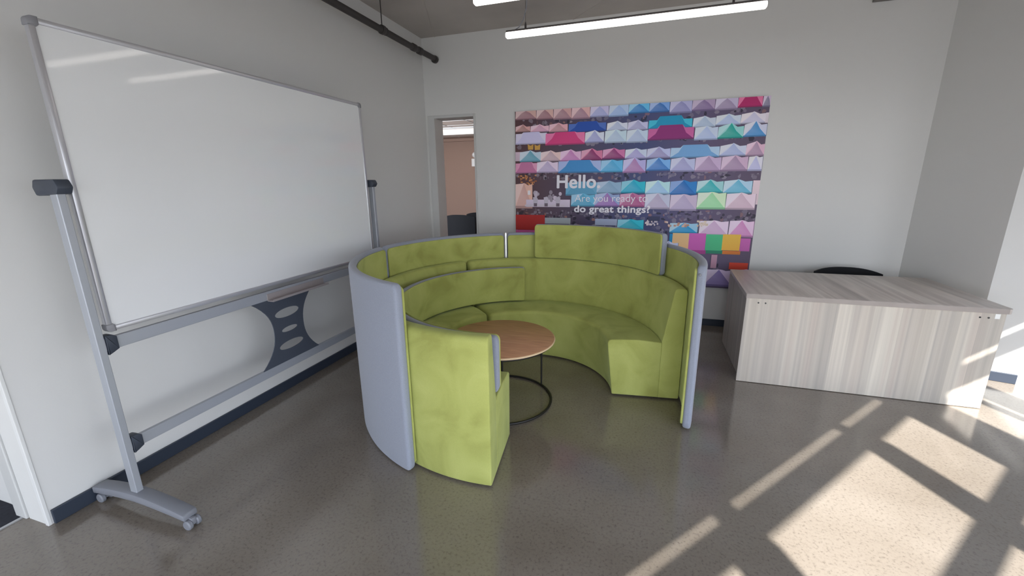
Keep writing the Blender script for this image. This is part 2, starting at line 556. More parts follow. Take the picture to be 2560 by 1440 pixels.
# glazed front: deep mullions, a transom rail and a solid head with one slot
bm = bmesh.new()
def fbox(a0, a1, d0, d1, z0, z1):
    box(bm, a0, a1, d0, d1, z0, z1, mtx=FM)
fbox(A0, 4.95, 0, 0.02, 2.137, 2.322)
fbox(4.95, A1, 0, 0.1, 0.0, 2.316)  # unseen solid end bay, added to dim the daylight on the pier
fbox(A0, A1, 0, 0.02, 2.364, HT)
struct(obj('wall_glazed_front', bm, M_WALL))
bm = bmesh.new()
for a, w in ((-2.2, 0.08), (-1.1, 0.1), (0.0, 0.14), (1.345, 0.26), (2.745, 0.185), (3.56, 0.44), (4.125, 0.06), (4.35, 0.26)):
    fbox(a - w / 2, a + w / 2, 0, 0.06, 0.0, 2.137)
for a, w in ((1.36, 0.15), (2.69, 0.10), (3.58, 0.49), (0.0, 0.12), (5.0, 0.1)):
    fbox(a - w / 2, a + w / 2, 0.0, 0.018, 2.31, 2.38)
fbox(A0, 4.95, 0.0, 0.03, 1.482, 1.603)
fbox(A0, 4.95, 0.0, 0.06, 0.0, 0.06)
struct(obj('window_1', bm, M_FRAME))
bm = bmesh.new()
for x in (-3.65, -2.75, -1.85, -0.95):
    box(bm, x - 0.04, x + 0.04, -3.06, -3.0, 0, 2.12)
box(bm, -3.7, -0.9, -3.06, -3.0, 0, 0.06)
struct(obj('window_added', bm, M_FRAME))  # unseen window behind the camera, added to brighten the back wall
g = [fpt(A0, 0.13), fpt(16, 0.13), fpt(16, 16), fpt(-14, 16), (-14, -3.1), (-3.7, -3.1)]
struct(obj('ground', prism(bmesh.new(), g, 'z', -0.2, -0.03), M_PAVE))

# ---------------------------------------------------------------- round booth seating
SEAT_TOP = 0.458
SEAT_R = ([(0.665, 0.012), (1.006, 0.012), (1.006, SEAT_TOP - 0.008), (0.83, SEAT_TOP + 0.006), (0.615, SEAT_TOP - 0.006)], [0.008, 0.003, 0.012, 0.3, 0.03])
SEAT_L = ([(0.655, 0.012), (1.006, 0.012), (1.006, SEAT_TOP - 0.008), (0.83, SEAT_TOP + 0.006), (0.64, SEAT_TOP - 0.006)], [0.008, 0.003, 0.012, 0.3, 0.03])
BACK = ([(1.004, 0.012), (1.152, 0.012), (1.152, 0.861), (1.068, 0.861), (1.004, 0.46)], [0.003, 0.012, 0.03, 0.03, 0.05])
PLINTH = ([(0.70, 0.0), (1.12, 0.0), (1.12, 0.014), (0.70, 0.014)], [0.001] * 4)

def sofa(label, a0, a1, prof, e0, e1):
    t = thing('curved_sofa', label, 'sofa', (CX, CY, 0), 'halves of the round booth sofa')
    obj('seat', arc_solid(*prof, a0, a1, e0, e1, 2.5, 0.8), M_GREEN, t, 50)
    obj('backrest', arc_solid(*BACK, a0, a1, e0, e1, 2.5, 1.08), M_GREEN, t, 50)
    obj('plinth', arc_solid(*PLINTH, a0 + 2, a1 - 2, 0.001, 0.001, 4, 0.9, 1), M_BLACK, t)
    return t

sofa('green suede curved sofa half on the left, its outer back facing the camera', 137.6, 276.5, SEAT_L, 0.036, 0.008)
sofa('green suede curved sofa half at the far right, beneath the raised panel', 6.6, 136.4, SEAT_R, 0.008, 0.036)

def screen(label, a0, a1, top=1.105):
    t = thing('privacy_screen', label, 'screen', (CX, CY, 0), 'screens around the booth')
    grey = arc_panel(1.171, 1.221, 0.006, top, a0, a1, 0.035, 0.018)
    o = obj('felt_shell', grey, M_GREYF, t, 60)
    green = arc_panel(1.156, 1.1715, 0.03, top - 0.022, a0 + 0.35, a1 - 0.35, 0.03, 0.006)
    obj('suede_lining', green, M_GREEN, t, 60)['label'] = 'green suede lining'
    return t, o

screen('grey felt curved screen with green lining, at the front left beside the whiteboard', 182.2, 253.2)
screen('curved screen with green lining at the back left, in front of the doorway', 116.15, 181.0)
t, o = screen('curved screen with green lining behind the raised panel, right of the pale slit', 51.2, 114.95)
bm = bmesh.new()
box(bm, 1.158, 1.196, -0.0085, 0.0085, 0.02, 1.108, 0.002, mtx=Matrix.Translation((CX, CY, 0)) @ Matrix.Rotation(math.radians(115.55), 4, 'Z'))
obj('joint_strip', bm, mat('bright_metal', rgb(235, 235, 235), 0.25, metallic=0.5), t)['label'] = 'bright metal joint strip'
t, o = screen('grey felt curved screen with a stud, at the right end beside the desk', -13.2, 50.5)
a = math.radians(-8)
bm = bmesh.new()
lathe(bm, [(0, 0), (0.009, 0), (0.009, 0.006), (0.005, 0.009), (0, 0.01)], 0, 0, 16)
bmesh.ops.transform(bm, matrix=Matrix.Translation((CX + 1.19 * math.cos(math.radians(-13.1)), CY + 1.19 * math.sin(math.radians(-13.1)), 1.05)) @ Matrix.Rotation(math.pi / 2, 4, 'X'), verts=bm.verts)
obj('stud', bm, M_GREYP, o)

def loose_panel(label, r0, r1, z0, z1, a0, a1):
    t = thing('divider_panel', label, 'panel', (CX, CY, z0), 'loose curved panels in the booth')
    obj('felt_shell', arc_panel(r0 + 0.014, r1, z0, z1, a0, a1, 0.03, 0.018), M_GREYF, t, 60)
    obj('suede_lining', arc_panel(r0, r0 + 0.0145, z0 + 0.002, z1 - 0.003, a0, a1, 0.03, 0.008), M_GREEN, t, 60)['label'] = 'green suede lining'
    return t

loose_panel('long curved panel, green inside and grey outside, resting on the sofa seats', 0.910, 0.974, 0.468, 0.800, 106.2, 277.0)
loose_panel('short curved green panel standing on the sofa backrest, in front of the poster', 1.080, 1.142, 0.8625, 1.195, 28.3, 101.0)

# ---------------------------------------------------------------- coffee table
TX, TY = -0.962, 2.738
t = thing('coffee_table', 'round wooden coffee table on a thin black ring base inside the booth', 'table', (TX, TY, 0))
bm = bmesh.new(); lathe(bm, [(0, 0.482), (0.386, 0.482), (0.389, 0.485), (0.389, 0.4985), (0.387, 0.5), (0, 0.5)], TX, TY, 96)
top = obj('tabletop', bm, M_OAK, t, 40)
bm = bmesh.new(); tube(bm, [(TX + 0.3893 * math.cos(2 * math.pi * k / 96), TY + 0.3893 * math.sin(2 * math.pi * k / 96), 0.491) for k in range(96)], 0.0065, 8, True)
obj('edge_band', bm, M_PLY, top, 60)
bm = bmesh.new(); tube(bm, [(TX + 0.37 * math.cos(2 * math.pi * k / 72), TY + 0.37 * math.sin(2 * math.pi * k / 72), 0.009) for k in range(72)], 0.009, 10, True)
obj('base_ring', bm, M_BMETAL, t, 60)
bm = bmesh.new(); tube(bm, [(TX + 0.37 * math.cos(2 * math.pi * k / 72), TY + 0.37 * math.sin(2 * math.pi * k / 72), 0.474) for k in range(72)], 0.008, 10, True)
obj('top_ring', bm, M_BMETAL, t, 60)
for a in (50, 170, 290):
    x = TX + 0.37 * math.cos(math.radians(a)); y = TY + 0.37 * math.sin(math.radians(a))
    bm = bmesh.new(); tube(bm, [(x, y, 0.01), (x, y, 0.474)], 0.007, 10)
    obj('leg', bm, M_BMETAL, t, 60)

# ---------------------------------------------------------------- mobile whiteboard
WX = -2.352
t = thing('mobile_whiteboard', 'large blank whiteboard on a silver wheeled stand along the left wall', 'whiteboard', (WX, 2.22, 0))
Y0, Y1, Z0, Z1 = 1.182, 3.222, 0.948, 2.249
FW = 0.024
bm = bmesh.new()
box(bm, WX - 0.008, WX + 0.008, Y0 + 0.01, Y1 - 0.01, Z0 + 0.01, Z1 - 0.01)
obj('writing_surface', bm, M_BOARD, t)
bm = bmesh.new()
box(bm, WX - 0.015, WX + 0.015, Y0, Y0 + FW, Z0 + FW, Z1 - FW, 0.006)
box(bm, WX - 0.015, WX + 0.015, Y1 - FW, Y1, Z0 + FW, Z1 - FW, 0.006)
box(bm, WX - 0.015, WX + 0.015, Y0 + FW, Y1 - FW, Z0, Z0 + FW, 0.006)
box(bm, WX - 0.015, WX + 0.015, Y0 + FW, Y1 - FW, Z1 - FW, Z1, 0.006)
fr = obj('board_frame', bm, M_ALU2, t, 40)
M_CAP = mat('corner_plastic', rgb(140, 140, 145), 0.5)
for y, z, sy, sz in ((Y0, Z0, 1, 1), (Y1, Z0, -1, 1), (Y0, Z1, 1, -1), (Y1, Z1, -1, -1)):
    c = [(y - sy * 0.003, z - sz * 0.003), (y + sy * 0.034, z - sz * 0.003), (y + sy * 0.034, z + sz * 0.026), (y + sy * 0.026, z + sz * 0.034), (y - sy * 0.003, z + sz * 0.034)]
    c = round_poly(c, [0.02, 0.002, 0.003, 0.003, 0.002], 5)
    obj('corner_cap', prism(bmesh.new(), c, 'x', WX - 0.018, WX + 0.018, 0.003), M_CAP, fr, 40)
for y0, y1 in ((1.127, 1.158), (3.277, 3.308)):
    post = obj('post', B(-2.376, -2.33, y0, y1, 0.098, 1.585, 0.003), M_ALU, t)
    inner = 0.012 if y0 < 2 else -0.018
    ya, yb = min(y0, y0 + inner) - 0.006, max(y1, y1 + inner) + 0.006
    kn = round_poly([(-2.455, 1.565), (-2.318, 1.572), (-2.300, 1.60), (-2.318, 1.632), (-2.455, 1.632), (-2.47, 1.60)], 0.012, 3)
    obj('pivot_knob', prism(bmesh.new(), kn, 'y', ya, yb, 0.006), M_DARKP, post, 40)
    foot_y = (y0 + y1) / 2
    prof = []
    L, R2 = (-2.655, -2.0) if y0 < 2 else (-2.664, -2.058)
    for k in range(13):
        x = L + (R2 - L) * k / 12
        s = (x + 2.353) / (0.36)
        prof.append((x, 0.121 - 0.040 * abs(s) ** 1.8))
    for k in range(13):
        x = R2 - (R2 - L) * k / 12
        s = (x + 2.353) / (0.36)
        prof.append((x, 0.078 - 0.030 * abs(s) ** 1.6))
    ft = obj('foot', prism(bmesh.new(), prof, 'y', foot_y - 0.034, foot_y + 0.034, 0.008), M_GREYP, t, 40)
    for cx in (L + 0.032, R2 + 0.002):
        bm = bmesh.new()
        for sy in (-1, 1):
            tt = bmesh.new()
            lathe(tt, [(0, -0.011), (0.02, -0.011), (0.025, -0.006), (0.025, 0.006), (0.02, 0.011), (0, 0.011)], 0, 0, 20)
            merge(bm, tt, Matrix.Translation((cx, foot_y + sy * 0.02, 0.0252)) @ Matrix.Rotation(math.pi / 2, 4, 'X'))
        box(bm, cx - 0.017, cx + 0.017, foot_y - 0.012, foot_y + 0.012, 0.018, 0.056, 0.006)
        obj('caster', bm, M_GREYP, ft, 40)
for z0, z1 in ((0.862, 0.922), (0.345, 0.402)):
    rl = obj('rail', B(-2.362, -2.338, 1.16, 3.279, z0, z1, 0.003), M_ALU, t)
    for ya, yb, yc in ((1.162, 1.207, 1), (3.277, 3.232, -1)):
        pl = [(ya, z0 - 0.02), (ya + yc * 0.02, z0 - 0.012), (yb, z0), (yb, z1), (ya + yc * 0.03, z1 + 0.012), (ya, z1 + 0.014)]
        obj('bracket', prism(bmesh.new(), round_poly(pl, [0.002, 0.01, 0.003, 0.004, 0.01, 0.002], 3), 'x', -2.378, -2.328, 0.004), M_DARKP, rl, 40)

def curve_mesh(loops, ext):
    """filled 2-D outline with holes -> mesh, lying in local XY, thickness 2*ext."""
    cu = bpy.data.curves.new('outline', 'CURVE')
    cu.dimensions = '2D'; cu.fill_mode = 'BOTH'; cu.extrude = ext
    for L in loops:
        sp = cu.splines.new('POLY'); sp.points.add(len(L) - 1); sp.use_cyclic_u = True
        for i, p in enumerate(L):
            sp.points[i].co = (p[0], p[1], 0, 1)
    return to_bm(cu)

def to_bm(cu):
    ob = bpy.data.objects.new('tmp', cu)
    COL.objects.link(ob)
    bpy.context.view_layer.update()
    dg = bpy.context.evaluated_depsgraph_get()
    me = bpy.data.meshes.new_from_object(ob.evaluated_get(dg))
    bm = bmesh.new(); bm.from_mesh(me)
    bpy.data.objects.remove(ob, do_unlink=True)
    bpy.data.meshes.remove(me)
    return bm

def waist(y_top, y_mid, y_bot, n=16):
    out = []
    for k in range(n + 1):
        z = 0.862 - (0.862 - 0.402) * k / n
        s = (z - 0.632) / 0.23
        out.append((y_mid + ((y_top if s > 0 else y_bot) - y_mid) * abs(s) ** 2.3, z))
    return out
outline = waist(2.430, 2.318, 2.436) + list(reversed(waist(1.925, 2.062, 1.935)))
def ell(y, z, ry, rz):
    return [(y + ry * math.cos(2 * math.pi * k / 36), z + rz * math.sin(2 * math.pi * k / 36)) for k in range(36)]
bm = curve_mesh([outline, ell(2.189, 0.742, 0.104, 0.032), ell(2.191, 0.622, 0.069, 0.019), ell(2.19, 0.510, 0.106, 0.03)], 0.003)
bmesh.ops.transform(bm, matrix=Matrix(((0, 0, 1, -2.343), (1, 0, 0, 0), (0, 1, 0, 0), (0, 0, 0, 1))), verts=bm.verts)
obj('slotted_plate', bm, M_PLATE, t)
tray = [(-2.338, 0.905), (-2.334, 0.905), (-2.334, 0.864), (-2.292, 0.864), (-2.289, 0.872), (-2.286, 0.872), (-2.287, 0.857), (-2.338, 0.857)]
obj('pen_tray', prism(bmesh.new(), tray, 'y', 2.045, 2.555), mat('tray_metal', rgb(176, 168, 168), 0.4, metallic=0.3), t)

# ---------------------------------------------------------------- reception desk and chairs
t = thing('desk', 'grey wood grain reception desk with a full front panel, beside the right wall', 'desk', (1.56, 4.03, 0))
obj('desktop', prism(bmesh.new(), round_poly([(0.776, 3.542), (2.372, 3.542), (2.372, 4.52), (0.82, 4.52)], [0.004, 0.03, 0.004, 0.004], 4), 'z', 0.706, 0.742, 0.002), M_DESKH, t, 40)
obj('edge_band', B(0.778, 2.345, 3.5395, 3.5425, 0.7075, 0.7405, 0.001), mat('edge_banding', rgb(160, 150, 144), 0.5, noise=(8, 0.06)), t)
fp = obj('front_panel', B(0.782, 2.342, 3.552, 3.572, 0.004, 0.7055, 0.0015), M_DESKV, t)
for x in (0.868, 0.917, 2.206, 2.252):
    tt = bmesh.new(); lathe(tt, [(0, 0), (0.006, 0), (0.006, 0.002), (0, 0.002)], 0, 0, 14)
    bmesh.ops.transform(tt, matrix=Matrix.Translation((x, 3.5521, 0.672)) @ Matrix.Rotation(math.pi / 2, 4, 'X'), verts=tt.verts)
    obj('screw_hole', tt, M_BLACK, fp)
obj('sticker', B(2.283, 2.310, 3.5508, 3.5522, 0.668, 0.702), M_STICK, fp)
for x in (0.812, 2.312):
    sp = obj('side_panel', B(x, x + 0.02, 3.572, 4.47, 0.004, 0.7055, 0.001), M_DESKV, t)
    if x < 1:
        obj('sticker', B(0.8108, 0.8122, 3.62, 3.66, 0.655, 0.69), M_STICK, sp)

def shell_chair(label, x, y, rz, zt, w, group=None, hb=0.36):
    t = thing('office_chair', label, 'chair', (x, y, 0), group)
    # backrest: curved shell with an arched top edge
    bm = bmesh.new()
    nu, nv = 16, 10
    front, back = [], []
    zb = zt - hb
    for j in range(nv + 1):
        rowf, rowb = [], []
        for i in range(nu + 1):
            s = -1 + 2 * i / nu
            v = j / nv
            ztop = zt - 0.042 * abs(s) ** 2.6
            z = zb + (ztop - zb) * v
            ww = w / 2 * (0.86 + 0.14 * math.sin(v * math.pi * 0.6))
            yy = 0.22 + 0.05 * v - 0.06 * s * s
            rowf.append(bm.verts.new((s * ww, yy, z)))
            rowb.append(bm.verts.new((s * ww, yy + 0.025, z)))
        front.append(rowf); back.append(rowb)
    for j in range(nv):
        for i in range(nu):
            bm.faces.new((front[j][i], front[j][i + 1], front[j + 1][i + 1], front[j + 1][i]))
            bm.faces.new((back[j][i], back[j + 1][i], back[j + 1][i + 1], back[j][i + 1]))
    for i in range(nu):
        bm.faces.new((front[0][i], back[0][i], back[0][i + 1], front[0][i + 1]))
        bm.faces.new((front[nv][i], front[nv][i + 1], back[nv][i + 1], back[nv][i]))
    for j in range(nv):
        bm.faces.new((front[j][0], front[j + 1][0], back[j + 1][0], back[j][0]))
        bm.faces.new((front[j][nu], back[j][nu], back[j + 1][nu], front[j + 1][nu]))
    parts = [('backrest', bm, M_CHAIR, 50)]
    zs = min(0.47, zb + 0.05)
    parts.append(('seat', B(-w / 2 + 0.02, w / 2 - 0.02, -0.22, 0.22, zs - 0.06, zs, 0.025, 3), M_CHAIR, 40))
    bm = bmesh.new(); tube(bm, [(0, 0.0, zs - 0.05), (0, 0.16, zs - 0.08), (0, 0.255, zs - 0.02), (0, 0.265, zb + 0.1)], 0.014, 8)
    parts.append(('back_stem', bm, M_BMETAL, 60))
    bm = bmesh.new(); tube(bm, [(0, 0, 0.08), (0, 0, zs - 0.05)], [0.025, 0.025], 12)
    parts.append(('gas_column', bm, M_BMETAL, 60))
    bm = bmesh.new()
    for k in range(5):
        a = 2 * math.pi * k / 5 + 0.3
        tube(bm, [(0, 0, 0.10), (0.25 * math.cos(a), 0.25 * math.sin(a), 0.06)], [0.024, 0.014], 8)
        lathe(bm, [(0, 0.0), (0.018, 0.002), (0.024, 0.024), (0.018, 0.046), (0, 0.05)], 0.25 * math.cos(a), 0.25 * math.sin(a), 10)
    parts.append(('star_base', bm, M_BMETAL, 50))
    Mw = Matrix.Translation((x, y, 0)) @ Matrix.Rotation(rz, 4, 'Z')
    for nme, bm, m, sm in parts:
        bmesh.ops.transform(bm, matrix=Mw, verts=bm.verts)
        obj(nme, bm, m, t, sm)
    return t

shell_chair('black low-backed chair tucked behind the grey desk, only its curved top showing', 1.862, 4.475, 0.0, 0.768, 0.55)
shell_chair('black chair seen through the doorway, its wide back filling the opening', -3.22, 7.25, math.pi, 1.04, 0.60, 'office chairs beyond the doorway', 0.52)
shell_chair('black chair mostly hidden by the right door jamb, further into the room', -3.02, 7.75, math.pi, 1.05, 0.56, 'office chairs beyond the doorway', 0.52)

# ---------------------------------------------------------------- lights, pipe, small fittings
def linear_light(label, x0, x1, y, z, hang):
    t = thing('linear_light', label, 'ceiling light', ((x0 + x1) / 2, y, z), 'hanging linear lights')
    obj('diffuser', B(x0, x1, y - 0.024, y + 0.024, z - 0.024, z + 0.016, 0.01, 3), M_LED, t, 40)
    obj('housing', B(x0 + 0.004, x1 - 0.004, y - 0.020, y + 0.020, z + 0.0155, z + 0.028, 0.003), M_PIPE, t)
    for hx in hang:
        bm = bmesh.new()
        tube(bm, [(hx, y, z + 0.027), (hx, y, z + 0.055), (hx, y, z + 0.075)], [0.008, 0.008, 0.003], 10)
        tube(bm, [(hx, y, z + 0.07), (hx, y, HT)], 0.0012, 6)
        obj('hanger', bm, M_PIPE, t, 60)
    return t
l1 = linear_light('long glowing tube light hanging closer to the poster wall, seen whole', -1.124, 0.658, 3.448, 2.70, (-0.968, 0.458))
bm = bmesh.new()
tube(bm, [(-1.06, 3.448, 2.726), (-1.02, 3.448, 2.745), (-0.985, 3.448, 2.79), (-0.962, 3.448, 2.87), (-0.952, 3.448, 2.97), (-0.955, 3.45, 3.1), (-0.965, 3.45, HT)], 0.0042, 8)
obj('power_cable', bm, M_GREYP, l1, 60)
linear_light('long glowing tube light cut off by the top edge of the picture', -1.115, 0.667, 2.782, 2.70, (-0.55, 0.449))

PX, PZ = -2.5, 3.01
t = thing('sprinkler_pipe', 'dark pipe running under the ceiling along the left wall', 'pipe', (PX, 3, PZ))
bm = bmesh.new(); tube(bm, [(PX, 0.6, PZ), (PX, 4.42, PZ), (PX, 4.56, PZ + 0.004), (PX, 4.965, PZ + 0.01)], 0.030, 16)
pp = obj('pipe_run', bm, M_PIPE, t, 60)
for y0, y1, r in ((3.86, 3.91, 0.041), (3.93, 3.945, 0.036), (4.42, 4.50, 0.038), (4.55, 4.63, 0.038), (4.92, 4.965, 0.042)):
    bm = bmesh.new(); tube(bm, [(PX, y0, PZ + 0.002), (PX, y0 + 0.008, PZ + 0.002), (PX, y1 - 0.008, PZ + 0.003), (PX, y1, PZ + 0.003)], [r * 0.9, r, r, r * 0.9], 16)
    obj('coupling', bm, M_PIPE, pp, 60)
bm = bmesh.new(); tube(bm, [(PX, 3.885, PZ + 0.035), (PX, 3.885, HT)], 0.005, 8)
obj('hanger_rod', bm, M_PIPE, t, 60)

t = thing('air_vent', 'grey vent fitting on the back wall at the top edge of the picture', 'vent', (1.87, 4.97, 3.15))
obj('vent_body', B(1.774, 1.963, 4.93, 4.969, 3.095, 3.20, 0.004), mat('vent_grey', rgb(120, 116, 112), 0.6), t)
bm = bmesh.new()
for k in range(4):
    box(bm, 1.785, 1.952, 4.926, 4.932, 3.112 + k * 0.02, 3.122 + k * 0.02)
obj('louvres', bm, M_PIPE, t)

t = thing('ceiling_light', 'wide bright ceiling light in the office beyond the doorway', 'ceiling light', (-3.65, 8.05, 2.6))
obj('diffuser', B(-4.6, -2.6, 7.6, 8.45, 2.57, 2.588, 0.004), M_LED2, t)
bm = bmesh.new()
for a in ((-4.63, -4.6, 7.57, 8.48), (-2.6, -2.57, 7.57, 8.48), (-4.63, -2.57, 7.57, 7.6), (-4.63, -2.57, 8.45, 8.48)):
    box(bm, a[0], a[1], a[2], a[3], 2.565, 2.5995)
obj('frame', bm, M_WHITEP, t)
t = thing('wall_alarm', 'small white device fixed to the tan wall beyond the doorway', 'wall device', (-3.74, 9.19, 2.1))
obj('casing', B(-3.84, -3.70, 9.14, 9.199, 1.95, 2.12, 0.01), M_WHITEP, t, 40)
bm = bmesh.new(); lathe(bm, [(0, 0), (0.065, 0), (0.06, 0.03), (0.04, 0.05), (0, 0.058)], 0, 0, 24)
bmesh.ops.transform(bm, matrix=Matrix.Translation((-3.77, 9.195, 2.20)) @ Matrix.Rotation(math.pi / 2, 4, 'X'), verts=bm.verts)
obj('sounder_dome', bm, M_WHITEP, t, 40)

# ---------------------------------------------------------------- poster
PXL, PXR, PZB, PZT = -1.517, 1.075, 0.445, 2.381
t = thing('wall_poster', 'big colourful poster of market tents with white lettering on the back wall', 'poster', (-0.22, 4.97, 0.445))
obj('board', B(PXL, PXR, 4.946, 4.9695, PZB, PZT), M_WHITEP, t)
